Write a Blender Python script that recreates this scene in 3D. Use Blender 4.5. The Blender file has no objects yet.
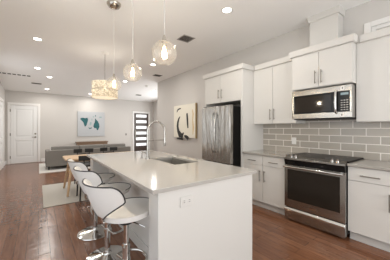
import bpy, math, random
from mathutils import Vector, Matrix
random.seed(7)
C = bpy.context.scene.collection
PI = math.pi

# ------------------------------------------------------------------ camera, light, exposure
F, U0, V0, CH = 209.0, 195.0, 128.4, 1.33           # focal length and horizon in the 390x260 frame, eye height
cam_d = bpy.data.cameras.new('camera'); cam = bpy.data.objects.new('camera', cam_d); C.objects.link(cam)
cam.location = (0, 0, CH)
YAW = math.atan2(0.6, 0.8)
cam.rotation_euler = (PI/2, 0, -YAW)
cam_d.sensor_width = 36.0; cam_d.lens = F/390*36.0
cam_d.shift_y = -(130.0-V0)/390.0
cam_d.clip_start = 0.05
bpy.context.scene.camera = cam
vs = bpy.context.scene.view_settings
vs.view_transform = 'Standard'; vs.look = 'None'; vs.gamma = 1.0; vs.use_curve_mapping = False
vs.exposure = 0.39
world = bpy.data.worlds.new('world'); bpy.context.scene.world = world; world.use_nodes = True
wb = world.node_tree.nodes['Background']; wb.inputs[0].default_value = (0.85, 0.92, 1.0, 1); wb.inputs[1].default_value = 1.2

def area(name, loc, rot, sx, sy, power, col):
    l = bpy.data.lights.new(name, 'AREA'); l.shape = 'RECTANGLE'; l.size = sx; l.size_y = sy
    l.energy = power; l.color = col
    o = bpy.data.objects.new(name, l); C.objects.link(o); o.location = loc; o.rotation_euler = rot
    return o
# fill lights added in made-up window openings, all out of view
FILL_COL = (0.99, 0.985, 0.96)
area('added_near_fill', (1.5, -2.12, 1.55), (PI/2, 0, 0), 3.2, 2.1, 58, FILL_COL)  # added main fill from behind the camera
area('added_left_fill', (-0.93, 0.7, 1.55), (PI/2, 0, -PI/2), 4.4, 2.0, 6, FILL_COL)  # added to brighten the cabinets and ceiling
area('added_side_streak', (-0.93, 7.05, 1.5), (PI/2, 0, -PI/2), 0.7, 2.0, 4, FILL_COL)  # added to put a bright streak on the refrigerator doors
area('added_hall_fill', (4.88, 8.4, 1.5), (PI/2, 0, PI/2), 2.0, 2.0, 32, FILL_COL)  # added to brighten the far room from the hall side
DOWN_POWER, PEND_POWER, DRUM_POWER = 10.0, 11.0, 8.0
LAMP = (1.0, 0.965, 0.91)

# ------------------------------------------------------------------ helpers
def ray(u, v):
    a = (u-U0)/F; b = -(v-V0)/F
    return Vector((0.8*a+0.6, -0.6*a+0.8, b))
def on_z(u, v, z):
    r = ray(u, v); t = (z-CH)/r.z; return Vector((r.x*t, r.y*t, z))
def on_x(u, v, x):
    r = ray(u, v); t = x/r.x; return Vector((x, r.y*t, CH+r.z*t))
def on_y(u, v, y):
    r = ray(u, v); t = y/r.y; return Vector((r.x*t, y, CH+r.z*t))
YB, YF, ZK, ZL = 7.08, 10.36, 3.04, 2.74             # ceiling break, far wall, ceiling heights
def ceil_z(y): return ZK if y < YB else ZK-(ZK-ZL)*(y-YB)/(YF-YB)
def on_ceil(u, v):
    r = ray(u, v); lo, hi = 0.1, 60.0
    for _ in range(60):
        m = (lo+hi)/2
        if CH+r.z*m < ceil_z(r.y*m): lo = m
        else: hi = m
    return Vector((r.x*lo, r.y*lo, CH+r.z*lo))
SLOPE = -math.atan2(ZK-ZL, YF-YB)

def nodes(m): return m.node_tree.nodes, m.node_tree.links
def mat(name, col, rough=0.5, metal=0.0, bump=0.0, bscale=60.0, var=0.0, emit=None, estr=0.0, spec=0.5, stretch=None, coat=0.0, bdist=0.004):
    m = bpy.data.materials.new(name); m.use_nodes = True
    N, L = nodes(m); p = N['Principled BSDF']
    p.inputs['Base Color'].default_value = (*col, 1); p.inputs['Roughness'].default_value = rough
    p.inputs['Metallic'].default_value = metal; p.inputs['Specular IOR Level'].default_value = spec
    p.inputs['Coat Weight'].default_value = coat
    if emit: p.inputs['Emission Color'].default_value = (*emit, 1); p.inputs['Emission Strength'].default_value = estr
    tc = N.new('ShaderNodeTexCoord'); mp = N.new('ShaderNodeMapping'); nz = N.new('ShaderNodeTexNoise')
    L.new(tc.outputs['Object'], mp.inputs[0]); L.new(mp.outputs[0], nz.inputs['Vector'])
    if stretch: mp.inputs['Scale'].default_value = stretch
    nz.inputs['Scale'].default_value = bscale; nz.inputs['Detail'].default_value = 4
    if var:
        mx = N.new('ShaderNodeMix'); mx.data_type = 'RGBA'
        mx.inputs[6].default_value = (*[c*(1-var) for c in col], 1); mx.inputs[7].default_value = (*[min(1, c*(1+var)) for c in col], 1)
        L.new(nz.outputs[0], mx.inputs[0]); L.new(mx.outputs[2], p.inputs['Base Color'])
    if bump:
        b = N.new('ShaderNodeBump'); b.inputs['Strength'].default_value = bump; b.inputs['Distance'].default_value = bdist
        L.new(nz.outputs[0], b.inputs['Height']); L.new(b.outputs[0], p.inputs['Normal'])
    return m
def thin_glass(name, tint, gloss=0.12, haze=0.0, hz_col=(0.9, 0.85, 0.78)):
    m = bpy.data.materials.new(name); m.use_nodes = True
    N, L = nodes(m); out = N['Material Output']; N.remove(N['Principled BSDF'])
    tr = N.new('ShaderNodeBsdfTransparent'); tr.inputs[0].default_value = (*tint, 1)
    gl = N.new('ShaderNodeBsdfGlossy'); gl.inputs['Roughness'].default_value = 0.03
    lw = N.new('ShaderNodeLayerWeight'); lw.inputs[0].default_value = 0.25
    mu = N.new('ShaderNodeMath'); mu.operation = 'MULTIPLY_ADD'; mu.inputs[1].default_value = 0.65; mu.inputs[2].default_value = gloss*0.3
    L.new(lw.outputs['Facing'], mu.inputs[0])
    mx = N.new('ShaderNodeMixShader'); L.new(mu.outputs[0], mx.inputs[0]); L.new(tr.outputs[0], mx.inputs[1]); L.new(gl.outputs[0], mx.inputs[2])
    last = mx
    if haze:
        df = N.new('ShaderNodeBsdfTranslucent'); df.inputs[0].default_value = (*hz_col, 1)
        m2 = N.new('ShaderNodeMixShader'); m2.inputs[0].default_value = haze
        L.new(mx.outputs[0], m2.inputs[1]); L.new(df.outputs[0], m2.inputs[2]); last = m2
    L.new(last.outputs[0], out.inputs[0])
    return m

def floor_mat():
    m = bpy.data.materials.new('dark_wood_planks'); m.use_nodes = True
    N, L = nodes(m); p = N['Principled BSDF']
    tc = N.new('ShaderNodeTexCoord'); mp = N.new('ShaderNodeMapping')
    mp.inputs['Rotation'].default_value = (0, 0, PI/2)
    L.new(tc.outputs['Object'], mp.inputs[0])
    br = N.new('ShaderNodeTexBrick'); br.offset = 0.37; br.inputs['Scale'].default_value = 1.0
    br.inputs['Brick Width'].default_value = 1.15; br.inputs['Row Height'].default_value = 0.105
    br.inputs['Mortar Size'].default_value = 0.0016; br.inputs['Bias'].default_value = 0.0
    br.inputs['Color1'].default_value = FLOOR_A; br.inputs['Color2'].default_value = FLOOR_B
    br.inputs['Mortar'].default_value = (0.08, 0.035, 0.02, 1)
    L.new(mp.outputs[0], br.inputs['Vector'])
    m2 = N.new('ShaderNodeMapping'); m2.inputs['Scale'].default_value = (14, 1.6, 1); L.new(tc.outputs['Object'], m2.inputs[0])
    gr = N.new('ShaderNodeTexNoise'); gr.inputs['Scale'].default_value = 2.2; gr.inputs['Detail'].default_value = 6; gr.inputs['Distortion'].default_value = 0.6
    L.new(m2.outputs[0], gr.inputs['Vector'])
    rp = N.new('ShaderNodeValToRGB'); rp.color_ramp.elements[0].position = 0.3; rp.color_ramp.elements[0].color = (0.72, 0.70, 0.68, 1)
    rp.color_ramp.elements[1].position = 0.72; rp.color_ramp.elements[1].color = (1.25, 1.22, 1.2, 1)
    L.new(gr.outputs[0], rp.inputs[0])
    mx = N.new('ShaderNodeMix'); mx.data_type = 'RGBA'; mx.blend_type = 'MULTIPLY'; mx.inputs[0].default_value = 1
    L.new(br.outputs['Color'], mx.inputs[6]); L.new(rp.outputs[0], mx.inputs[7]); L.new(mx.outputs[2], p.inputs['Base Color'])
    m3 = N.new('ShaderNodeMapping'); m3.inputs['Scale'].default_value = (3.0, 9, 1); L.new(tc.outputs['Object'], m3.inputs[0])
    sc = N.new('ShaderNodeTexNoise'); sc.inputs['Scale'].default_value = 1.6; sc.inputs['Detail'].default_value = 2
    L.new(m3.outputs[0], sc.inputs['Vector'])
    b1 = N.new('ShaderNodeBump'); b1.inputs['Strength'].default_value = 0.38; b1.inputs['Distance'].default_value = 0.014
    L.new(sc.outputs[0], b1.inputs['Height'])
    b2 = N.new('ShaderNodeBump'); b2.invert = True; b2.inputs['Strength'].default_value = 0.5; b2.inputs['Distance'].default_value = 0.003
    L.new(br.outputs['Fac'], b2.inputs['Height']); L.new(b1.outputs[0], b2.inputs['Normal']); L.new(b2.outputs[0], p.inputs['Normal'])
    p.inputs['Roughness'].default_value = 0.21; p.inputs['Specular IOR Level'].default_value = 0.55
    return m
FLOOR_A = (0.220, 0.097, 0.050, 1); FLOOR_B = (0.155, 0.066, 0.034, 1)

def tile_mat():
    m = bpy.data.materials.new('grey_glass_tile'); m.use_nodes = True
    N, L = nodes(m); p = N['Principled BSDF']
    tc = N.new('ShaderNodeTexCoord'); sp = N.new('ShaderNodeSeparateXYZ'); cb = N.new('ShaderNodeCombineXYZ')
    L.new(tc.outputs['Object'], sp.inputs[0])
    a = N.new('ShaderNodeMath'); a.operation = 'ADD'; a.inputs[1].default_value = -1.319+0.149
    b = N.new('ShaderNodeMath'); b.operation = 'ADD'; b.inputs[1].default_value = -1.331
    L.new(sp.outputs[1], a.inputs[0]); L.new(sp.outputs[2], b.inputs[0]); L.new(a.outputs[0], cb.inputs[0]); L.new(b.outputs[0], cb.inputs[1])
    br = N.new('ShaderNodeTexBrick'); br.offset = 0.5; br.inputs['Scale'].default_value = 1.0
    br.inputs['Brick Width'].default_value = 0.298; br.inputs['Row Height'].default_value = 0.107
    br.inputs['Mortar Size'].default_value = 0.0058; br.inputs['Mortar Smooth'].default_value = 0.1; br.inputs['Bias'].default_value = 0
    br.inputs['Color1'].default_value = (0.47, 0.425, 0.365, 1); br.inputs['Color2'].default_value = (0.41, 0.37, 0.318, 1)
    br.inputs['Mortar'].default_value = (0.85, 0.81, 0.75, 1)
    L.new(cb.outputs[0], br.inputs['Vector']); L.new(br.outputs['Color'], p.inputs['Base Color'])
    mr = N.new('ShaderNodeMapRange'); mr.inputs[3].default_value = 0.16; mr.inputs[4].default_value = 0.8
    L.new(br.outputs['Fac'], mr.inputs[0]); L.new(mr.outputs[0], p.inputs['Roughness'])
    bp = N.new('ShaderNodeBump'); bp.invert = True; bp.inputs['Strength'].default_value = 0.6; bp.inputs['Distance'].default_value = 0.004
    L.new(br.outputs['Fac'], bp.inputs['Height']); L.new(bp.outputs[0], p.inputs['Normal'])
    return m

M = dict(
    wall=mat('beige_wall_paint', (0.60, 0.575, 0.545), 0.85, bump=0.05, bscale=180),
    ceiling=mat('ceiling_paint', (0.92, 0.915, 0.90), 0.9, bump=0.04, bscale=180),
    trim=mat('white_trim_paint', (0.80, 0.785, 0.765), 0.45),
    door=mat('door_paint', (0.80, 0.80, 0.79), 0.45),
    cab=mat('white_cabinet_paint', (0.64, 0.62, 0.585), 0.42, bump=0.02, bscale=300),
    toe=mat('toe_kick_paint', (0.62, 0.58, 0.53), 0.6),
    seam=mat('cabinet_carcass', (0.42, 0.39, 0.35), 0.7),
    island=mat('island_paint', (0.64, 0.62, 0.585), 0.45, bump=0.02, bscale=300),
    quartz=mat('light_quartz', (0.43, 0.405, 0.37), 0.10, var=0.05, bscale=260, spec=0.5),
    quartz2=mat('grey_quartz', (0.36, 0.335, 0.30), 0.14, var=0.06, bscale=260),
    steel=mat('brushed_steel', (0.44, 0.425, 0.40), 0.20, 1.0, bump=0.8, bscale=2.4, stretch=(5, 5, 0.9), bdist=0.02),
    steelh=mat('brushed_steel_horizontal', (0.60, 0.575, 0.545), 0.30, 1.0, bump=0.04, bscale=40, stretch=(1, 0.6, 40)),
    sinksteel=mat('sink_steel', (0.50, 0.48, 0.45), 0.38, 1.0, bump=0.03, bscale=80),
    chrome=mat('chrome', (0.66, 0.65, 0.63), 0.07, 1.0),
    faucetsteel=mat('faucet_steel', (0.46, 0.44, 0.41), 0.22, 1.0),
    nickel=mat('satin_nickel', (0.24, 0.22, 0.19), 0.38, 1.0),
    palenickel=mat('pale_nickel', (0.52, 0.48, 0.42), 0.22, 1.0),
    black=mat('black_gloss', (0.008, 0.008, 0.008), 0.16, spec=0.25),
    cooktop=mat('black_cooktop_glass', (0.016, 0.013, 0.011), 0.28, spec=0.04),
    ovenglass=mat('dark_oven_glass', (0.022, 0.017, 0.013), 0.06, spec=0.35),
    mattblack=mat('matt_black', (0.012, 0.011, 0.010), 0.6),
    fridgeside=mat('fridge_side', (0.008, 0.0075, 0.007), 0.8, spec=0.1),
    white=mat('white_plastic', (0.85, 0.83, 0.79), 0.4),
    slot=mat('dark_slot', (0.05, 0.045, 0.04), 0.7),
    leather=mat('white_leather', (0.72, 0.695, 0.66), 0.38, bump=0.06, bscale=220),
    piping=mat('black_piping', (0.012, 0.010, 0.010), 0.45),
    sofa=mat('grey_sofa_fabric', (0.21, 0.197, 0.178), 0.95, bump=0.4, bscale=400, var=0.15),
    cushion=mat('grey_cushion_fabric', (0.235, 0.222, 0.203), 0.95, bump=0.4, bscale=400, var=0.15),
    oak=mat('light_oak', (0.62, 0.42, 0.25), 0.45, bump=0.05, bscale=6, var=0.18, stretch=(1.5, 14, 14)),
    walnut=mat('walnut', (0.20, 0.125, 0.078), 0.5, bump=0.05, bscale=6, var=0.25, stretch=(1.5, 14, 14)),
    rug=mat('pale_rug', (0.50, 0.475, 0.43), 0.98, bump=0.8, bscale=70, var=0.16),
    rug2=mat('grey_rug', (0.60, 0.575, 0.54), 0.98, bump=0.8, bscale=90, var=0.12),
    canvas=mat('cream_canvas', (0.84, 0.80, 0.69), 0.8, bump=0.15, bscale=140, var=0.10),
    canvasedge=mat('tan_canvas_edge', (0.42, 0.31, 0.17), 0.8, var=0.2),
    ink=mat('black_paint', (0.012, 0.011, 0.010), 0.5),
    ochre=mat('ochre_paint', (0.70, 0.55, 0.30), 0.7, var=0.2),
    mapbg=mat('pale_blue_grey_canvas', (0.50, 0.515, 0.53), 0.8, bump=0.1, bscale=140, var=0.06),
    teal=mat('teal_paint', (0.022, 0.115, 0.125), 0.7, var=0.6, bscale=9),
    tealpale=mat('pale_teal_paint', (0.30, 0.42, 0.42), 0.7, var=0.3, bscale=9),
    espresso=mat('espresso_door_wood', (0.055, 0.036, 0.027), 0.35, var=0.3, bscale=5, stretch=(12, 12, 1)),
    lite=mat('frosted_door_lite', (0.8, 0.8, 0.8), 0.4, emit=(0.95, 0.97, 1.0), estr=0.5),
    shade=mat('blind_fabric', (0.78, 0.75, 0.70), 0.7),
    bulb=mat('warm_bulb', (1, 0.8, 0.55), 0.3, emit=(1.0, 0.70, 0.38), estr=6.0),
    filament=mat('filament', (1, 0.8, 0.5), 0.3, emit=(1.0, 0.72, 0.36), estr=28.0),
    led=mat('downlight_diffuser', (1, 1, 1), 0.4, emit=(1.0, 0.95, 0.88), estr=9.0),
    globe=thin_glass('clear_globe_glass', (0.97, 0.95, 0.92), 0.10, haze=0.010),
    bulbglass=thin_glass('bulb_glass', (1.0, 0.93, 0.80), 0.05),
    cord=mat('clear_grey_cord', (0.62, 0.60, 0.56), 0.4),
    linen=mat('lamp_diffuser', (0.9, 0.86, 0.78), 0.6, emit=(1.0, 0.83, 0.58), estr=0.6),
    mwsteel=mat('appliance_steel', (0.43, 0.415, 0.39), 0.25, 1.0, bump=0.012, bscale=40, stretch=(1, 0.6, 40)),
    display=mat('clock_display', (0.02, 0.02, 0.02), 0.2, emit=(0.55, 0.75, 0.8), estr=0.3),
    grille=mat('grey_grille', (0.40, 0.38, 0.355), 0.6),
    backer=mat('dark_duct', (0.07, 0.065, 0.06), 0.9),
)
M['floor'] = floor_mat(); M['tile'] = tile_mat()
def shell_mat():
    # capiz-like chips on a drum: pale, glowing from the lamp inside through translucency
    m = bpy.data.materials.new('capiz_shell'); m.use_nodes = True
    N, L = nodes(m); out = N['Material Output']; p = N['Principled BSDF']
    tc = N.new('ShaderNodeTexCoord'); vo = N.new('ShaderNodeTexVoronoi'); vo.inputs['Scale'].default_value = 28
    L.new(tc.outputs['Object'], vo.inputs['Vector'])
    rp = N.new('ShaderNodeValToRGB'); rp.color_ramp.elements[0].color = (0.93, 0.89, 0.80, 1); rp.color_ramp.elements[1].color = (0.58, 0.53, 0.45, 1)
    rp.color_ramp.elements[0].position = 0.25; rp.color_ramp.elements[1].position = 0.75
    L.new(vo.outputs['Distance'], rp.inputs[0]); L.new(rp.outputs[0], p.inputs['Base Color']); p.inputs['Roughness'].default_value = 0.35
    tl = N.new('ShaderNodeBsdfTranslucent'); L.new(rp.outputs[0], tl.inputs[0])
    mx = N.new('ShaderNodeMixShader'); mx.inputs[0].default_value = 0.6
    L.new(p.outputs[0], mx.inputs[1]); L.new(tl.outputs[0], mx.inputs[2]); L.new(mx.outputs[0], out.inputs[0])
    bp = N.new('ShaderNodeBump'); bp.inputs['Strength'].default_value = 0.6; bp.inputs['Distance'].default_value = 0.01
    L.new(vo.outputs['Distance'], bp.inputs['Height']); L.new(bp.outputs[0], p.inputs['Normal'])
    return m
M['shell'] = shell_mat()

class MB:
    def __init__(s): s.v = []; s.f = []; s.mi = []; s.cur = 0
    def m(s, i): s.cur = i; return s
    def add(s, vs, fs):
        n = len(s.v); s.v += [tuple(x) for x in vs]
        for q in fs: s.f.append([i+n for i in q]); s.mi.append(s.cur)
        return s
    def box(s, x0, x1, y0, y1, z0, z1):
        x0, x1 = min(x0, x1), max(x0, x1); y0, y1 = min(y0, y1), max(y0, y1); z0, z1 = min(z0, z1), max(z0, z1)
        return s.add([(x0,y0,z0),(x1,y0,z0),(x1,y1,z0),(x0,y1,z0),(x0,y0,z1),(x1,y0,z1),(x1,y1,z1),(x0,y1,z1)],
                     [(0,3,2,1),(4,5,6,7),(0,1,5,4),(1,2,6,5),(2,3,7,6),(3,0,4,7)])
    def cyl(s, p0, p1, r0, r1=None, n=20, cap=True):
        p0, p1 = Vector(p0), Vector(p1); r1 = r0 if r1 is None else r1
        d = (p1-p0).normalized(); a = d.orthogonal().normalized(); b = d.cross(a)
        vs = []
        for p, r in ((p0, r0), (p1, r1)):
            for k in range(n):
                t = 2*PI*k/n; vs.append(p+a*(r*math.cos(t))+b*(r*math.sin(t)))
        fs = [(k, (k+1) % n, n+(k+1) % n, n+k) for k in range(n)]
        if cap: fs += [tuple(range(n-1, -1, -1)), tuple(range(n, 2*n))]
        return s.add(vs, fs)
    def tube(s, path, r, n=10, closed=False):
        P = [Vector(p) for p in path]; N = len(P); rings = []
        prev = None
        for i in range(N):
            if closed: d = (P[(i+1) % N]-P[i-1])
            else: d = P[min(i+1, N-1)]-P[max(i-1, 0)]
            d.normalize()
            a = d.orthogonal().normalized() if prev is None else (prev-d*prev.dot(d)).normalized()
            prev = a; b = d.cross(a); rr = r[i] if isinstance(r, (list, tuple)) else r
            rings.append([P[i]+a*(rr*math.cos(2*PI*k/n))+b*(rr*math.sin(2*PI*k/n)) for k in range(n)])
        vs = [v for q in rings for v in q]; fs = []
        for i in range(N if closed else N-1):
            j = (i+1) % N
            fs += [(i*n+k, i*n+(k+1) % n, j*n+(k+1) % n, j*n+k) for k in range(n)]
        if not closed: fs += [tuple(range(n-1, -1, -1)), tuple((N-1)*n+k for k in range(n))]
        return s.add(vs, fs)
    def lathe(s, prof, c=(0, 0, 0), n=32, cap=True):
        vs = []; fs = []
        for r, z in prof:
            for k in range(n):
                t = 2*PI*k/n; vs.append((c[0]+r*math.cos(t), c[1]+r*math.sin(t), c[2]+z))
        for i in range(len(prof)-1):
            fs += [(i*n+k, i*n+(k+1) % n, (i+1)*n+(k+1) % n, (i+1)*n+k) for k in range(n)]
        if cap: fs += [tuple(range(n-1, -1, -1)), tuple((len(prof)-1)*n+k for k in range(n))]
        return s.add(vs, fs)
    def prism(s, pts, off):
        # polygon of 3-D points extruded along the offset vector
        n = len(pts); off = Vector(off); a = [Vector(p) for p in pts]; b = [p+off for p in a]
        return s.add(a+b, [tuple(range(n)), tuple(range(2*n-1, n-1, -1))]+[(k, n+k, n+(k+1) % n, (k+1) % n) for k in range(n)])
    def sweep_profile(s, prof, path):
        # prof: (out, z) pairs; path: list of (point xy, outward xy) -> crown moulding with mitred corners
        n = len(prof); vs = []; fs = []
        for (px, py), (ox, oy) in path:
            for o, z in prof: vs.append((px+ox*o, py+oy*o, z))
        for i in range(len(path)-1):
            fs += [(i*n+k, i*n+(k+1) % n, (i+1)*n+(k+1) % n, (i+1)*n+k) for k in range(n)]
        fs += [tuple(range(n-1, -1, -1)), tuple((len(path)-1)*n+k for k in range(n))]
        return s.add(vs, fs)
    def build(s, name, mats, parent=None, bevel=0.0, smooth=True, seg=2, label=None):
        off = Vector((0, 0, 0)); q = parent
        while q is not None: off += q.location; q = q.parent
        me = bpy.data.meshes.new(name)
        me.from_pydata([tuple(Vector(v)-off) for v in s.v], [], s.f)
        mats = mats if isinstance(mats, (list, tuple)) else [mats]
        for m in mats: me.materials.append(M[m] if isinstance(m, str) else m)
        for p, i in zip(me.polygons, s.mi): p.material_index = i
        import bmesh
        bm = bmesh.new(); bm.from_mesh(me); bmesh.ops.recalc_face_normals(bm, faces=bm.faces[:]); bm.to_mesh(me); bm.free()
        me.update()
        if smooth:
            for p in me.polygons: p.use_smooth = True
            me.set_sharp_from_angle(angle=math.radians(38))
        o = bpy.data.objects.new(name, me); C.objects.link(o)
        if parent is not None: o.parent = parent
        if bevel:
            b = o.modifiers.new('bevel', 'BEVEL'); b.width = bevel; b.segments = seg; b.limit_method = 'ANGLE'; b.angle_limit = math.radians(40)
        if label: o['label'] = label
        return o
def B(*a): return MB().box(*a)
def tag(o, label, cat, group=None):
    o['label'] = label; o['category'] = cat
    if group: o['group'] = group
    return o
def thing(name, label, cat, loc=(0, 0, 0), group=None):
    o = bpy.data.objects.new(name, None); C.objects.link(o); o.location = loc; o.empty_display_size = 0.1
    return tag(o, label, cat, group)
def struct(o): o['kind'] = 'structure'; return o
def copy_tree(o, parent=None):
    c = o.copy(); C.objects.link(c)
    if parent is not None: c.parent = parent
    for ch in list(o.children): copy_tree(ch, c)
    return c
def lamp(name, parent, loc, power, kind='POINT', size=0.05, rot=None, col=LAMP):
    l = bpy.data.lights.new(name, kind); l.energy = power; l.color = col
    if kind == 'AREA': l.shape = 'DISK'; l.size = size
    elif kind == 'SPOT': l.shadow_soft_size = size; l.spot_size = math.radians(150); l.spot_blend = 0.8
    else: l.shadow_soft_size = size
    o = bpy.data.objects.new(name, l); C.objects.link(o); o.parent = parent; o.location = loc
    if rot: o.rotation_euler = rot
    return o

# ------------------------------------------------------------------ the room
XL, XK, XH, YN = -0.98, 3.56, 4.95, -2.2
struct(B(XL-.1, XH+.1, YN-.1, YF+.1, -.08, 0).build('floor', 'floor'))
c = MB()
prof = [(YN-.1, ZK), (YB, ZK), (YF+.1, ceil_z(YF+.1))]
c.prism([(XL-.1, y, z) for y, z in prof]+[(XL-.1, y, z+.12) for y, z in reversed(prof)], (XH-XL+.2, 0, 0))
struct(c.build('ceiling', 'ceiling', smooth=False))
struct(B(XL-.1, XH+.1, YF, YF+.1, 0, 3.1).build('wall_far', 'wall'))
# left wall with two unseen window openings added to let fill light in
w = MB(); zt = 3.1
w.box(XL-.1, XL, YN-.1, -1.5, 0, zt); w.box(XL-.1, XL, 2.9, 6.65, 0, zt); w.box(XL-.1, XL, -1.5, 2.9, 0, .5); w.box(XL-.1, XL, -1.5, 2.9, 2.6, zt); w.box(XL-.1, XL, 7.5, YF, 0, zt); w.box(XL-.1, XL, 6.65, 7.5, 0, .45); w.box(XL-.1, XL, 6.65, 7.5, 2.55, zt)
struct(w.build('wall_left', 'wall'))
# kitchen wall: a thick block that ends in an outside corner, transom opening over the cabinets
w = MB()
w.box(XK, XH, 3.6, YB, 0, zt); w.box(XK, XK+.14, YN-.1, 3.6, 0, 2.42); w.box(XK, XK+.14, .82, 3.6, 2.42, zt)
w.box(XK, XK+.14, YN-.1, -.9, 2.42, zt); w.box(XK, XK+.14, -.9, .82, 2.68, zt)
struct(w.build('wall_kitchen', 'wall'))
w = MB(); w.box(XH, XH+.1, YB, 7.4, 0, zt); w.box(XH, XH+.1, 9.4, YF, 0, zt); w.box(XH, XH+.1, 7.4, 9.4, 0, .5); w.box(XH, XH+.1, 7.4, 9.4, 2.5, zt)  # unseen opening added for the hall fill light
struct(w.build('wall_hall', 'wall'))
w = MB()
w.box(XL-.1, -.2, YN-.1, YN, 0, zt); w.box(3.2, XK+.14, YN-.1, YN, 0, zt); w.box(-.2, 3.2, YN-.1, YN, 0, .45); w.box(-.2, 3.2, YN-.1, YN, 2.65, zt)  # unseen opening added for the fill behind the camera
struct(w.build('wall_near', 'wall'))
# boxed chase over the range hood cabinet
CX, CY0, CY1 = 3.36, 1.14, 1.52
struct(B(CX, XK, CY0, CY1, 2.405, ZK).build('wall_chase', 'cab'))
cp = [(0, ZK-.085), (.016, ZK-.085), (.020, ZK-.07), (.026, ZK-.02), (.028, ZK), (0, ZK)]
t = MB().sweep_profile(cp, [((XK, CY0), (0, -1)), ((CX, CY0), (-1, -1)), ((CX, CY1), (-1, 1)), ((XK, CY1), (0, 1))])
struct(t.build('trim_1', 'cab', smooth=False))
# baseboards
bb = MB(); bb.box(XL, XL+.018, 8.9-1.4, 8.55, 0, .13); bb.box(XL, XL+.018, 9.56, YF, 0, .13)
struct(bb.build('baseboard_left', 'trim', bevel=.004))
bb = MB(); bb.box(XL+.02, -.93, YF-.018, YF, 0, .13); bb.box(.09, 3.80, YF-.018, YF, 0, .13); bb.box(4.76, XH, YF-.018, YF, 0, .13)
struct(bb.build('baseboard_far', 'trim', bevel=.004))
bb = MB(); bb.box(XK-.018, XK, 3.62, YB, 0, .13)
struct(bb.build('baseboard_kitchen', 'trim', bevel=.004))
# tiled backsplash
struct(B(XK-.012, XK, -1.2, 2.487, .915, 1.47).build('wall_tile', 'tile', smooth=False))

# door_1: the white two-panel door at the far left
def panel_door(name, axis, a0, a1, face, top, hinge, hardware=True):
    # a0..a1 along the wall, face = wall plane; axis 'y' means the wall is y = face, 'x' the wall is x = face
    def bx(mb, p0, p1, d0, d1, z0, z1):
        return mb.box(p0, p1, face-d1, face-d0, z0, z1) if axis == 'y' else mb.box(face+d0, face+d1, p0, p1, z0, z1)
    slab = MB(); st = .13
    bx(slab, a0, a1, .0, .012, .005, top)
    bx(slab, a0, a0+st, .012, .03, .005, top); bx(slab, a1-st, a1, .012, .03, .005, top)
    for z0, z1 in ((.005, .24), (.86, 1.0), (top-.14, top)): bx(slab, a0+st, a1-st, .012, .03, z0, z1)
    for z0, z1 in ((.24, .86), (1.0, top-.14)):
        bx(slab, a0+st+.05, a1-st-.05, .012, .026, z0+.05, z1-.05)
    d = struct(slab.build(name, 'door', bevel=.006))
    cs = MB(); cw = .085
    bx(cs, a0-cw, a0-.006, 0, .042, 0, top+.008); bx(cs, a1+.006, a1+cw, 0, .042, 0, top+.008); bx(cs, a0-cw, a1+cw, 0, .046, top+.008, top+.1)
    cs.build('casing', 'trim', d, bevel=.006)
    return d, bx
d1, bx = panel_door('door_1', 'y', -.825, -.025, YF, 2.2, 'l')
h = MB()
for zc, r in ((1.12, .032), (.99, .034)): h.cyl((-.09, YF-.03, zc), (-.09, YF-.048, zc), r)
h.cyl((-.09, YF-.048, .99), (-.09, YF-.075, .99), .012); h.box(-.20, -.075, YF-.082, YF-.066, .98, 1.0)
h.build('door_handle', 'nickel', d1, bevel=.003)
h = MB()
for zc in (.25, 1.1, 2.0): h.box(-.842, -.818, YF-.05, YF-.028, zc-.05, zc+.05)
h.build('hinge', 'nickel', d1)
d2, _ = panel_door('door_2', 'x', 8.64, 9.47, XL, 2.2, 'l')

# door_3: dark entry door with a ladder of frosted lites
def yx(u): return on_y(u, 130, YF).x
dx0, dx1 = 3.895, 4.66
slab = MB(); top = 2.10
slab.box(dx0, dx0+.10, YF-.035, YF, .01, top); slab.box(dx1-.10, dx1, YF-.035, YF, .01, top)
zs = []
z = top-.06
while z > .30: zs.append((z-.14, z)); z -= .293
prev = top
for z0, z1 in zs: slab.box(dx0+.10, dx1-.10, YF-.035, YF, z1, prev); prev = z0
slab.box(dx0+.10, dx1-.10, YF-.035, YF, .01, prev)
d3 = struct(slab.build('door_3', 'espresso', bevel=.004))
for z0, z1 in zs: B(dx0+.10, dx1-.10, YF-.022, YF-.006, z0, z1).build('glass_pane', 'lite', d3)
cs = MB(); cs.box(dx0-.09, dx0-.006, YF-.04, YF, 0, top+.01); cs.box(dx1+.006, dx1+.09, YF-.04, YF, 0, top+.01); cs.box(dx0-.09, dx1+.09, YF-.044, YF, top+.01, top+.10)
cs.build('casing', 'trim', d3, bevel=.005)
h = MB(); h.cyl((dx0+.05, YF-.035, 1.0), (dx0+.05, YF-.08, 1.0), .014); h.box(dx0+.03, dx0+.07, YF-.095, YF-.075, .75, 1.25)
h.build('door_handle', 'nickel', d3, bevel=.004)

# window_1: wide transom above the right upper cabinets
wy0, wy1, wz0, wz1 = -.9, .82, 2.42, 2.68
fr = MB(); x0 = XK
for (y0, y1, z0, z1) in ((wy0-.075, wy0, wz0-.075, wz1+.07), (wy1, wy1+.075, wz0-.075, wz1+.07), (wy0, wy1, wz1, wz1+.07), (wy0, wy1, wz0-.075, wz0)):
    fr.box(x0-.022, x0, y0, y1, z0, z1)
w1 = struct(fr.build('window_1', 'trim', bevel=.004))
fr = MB()
for (y0, y1, z0, z1) in ((wy0, wy0+.05, wz0, wz1), (wy1-.05, wy1, wz0, wz1), (wy0+.05, wy1-.05, wz1-.05, wz1), (wy0+.05, wy1-.05, wz0, wz0+.05)):
    fr.box(x0-.006, x0+.06, y0, y1, z0, z1)
fr.build('window_frame', 'trim', w1, bevel=.004)
B(x0+.022, x0+.026, wy0+.05, wy1-.05, wz0+.05, wz1-.05).build('roller_blind', 'shade', w1)
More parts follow.
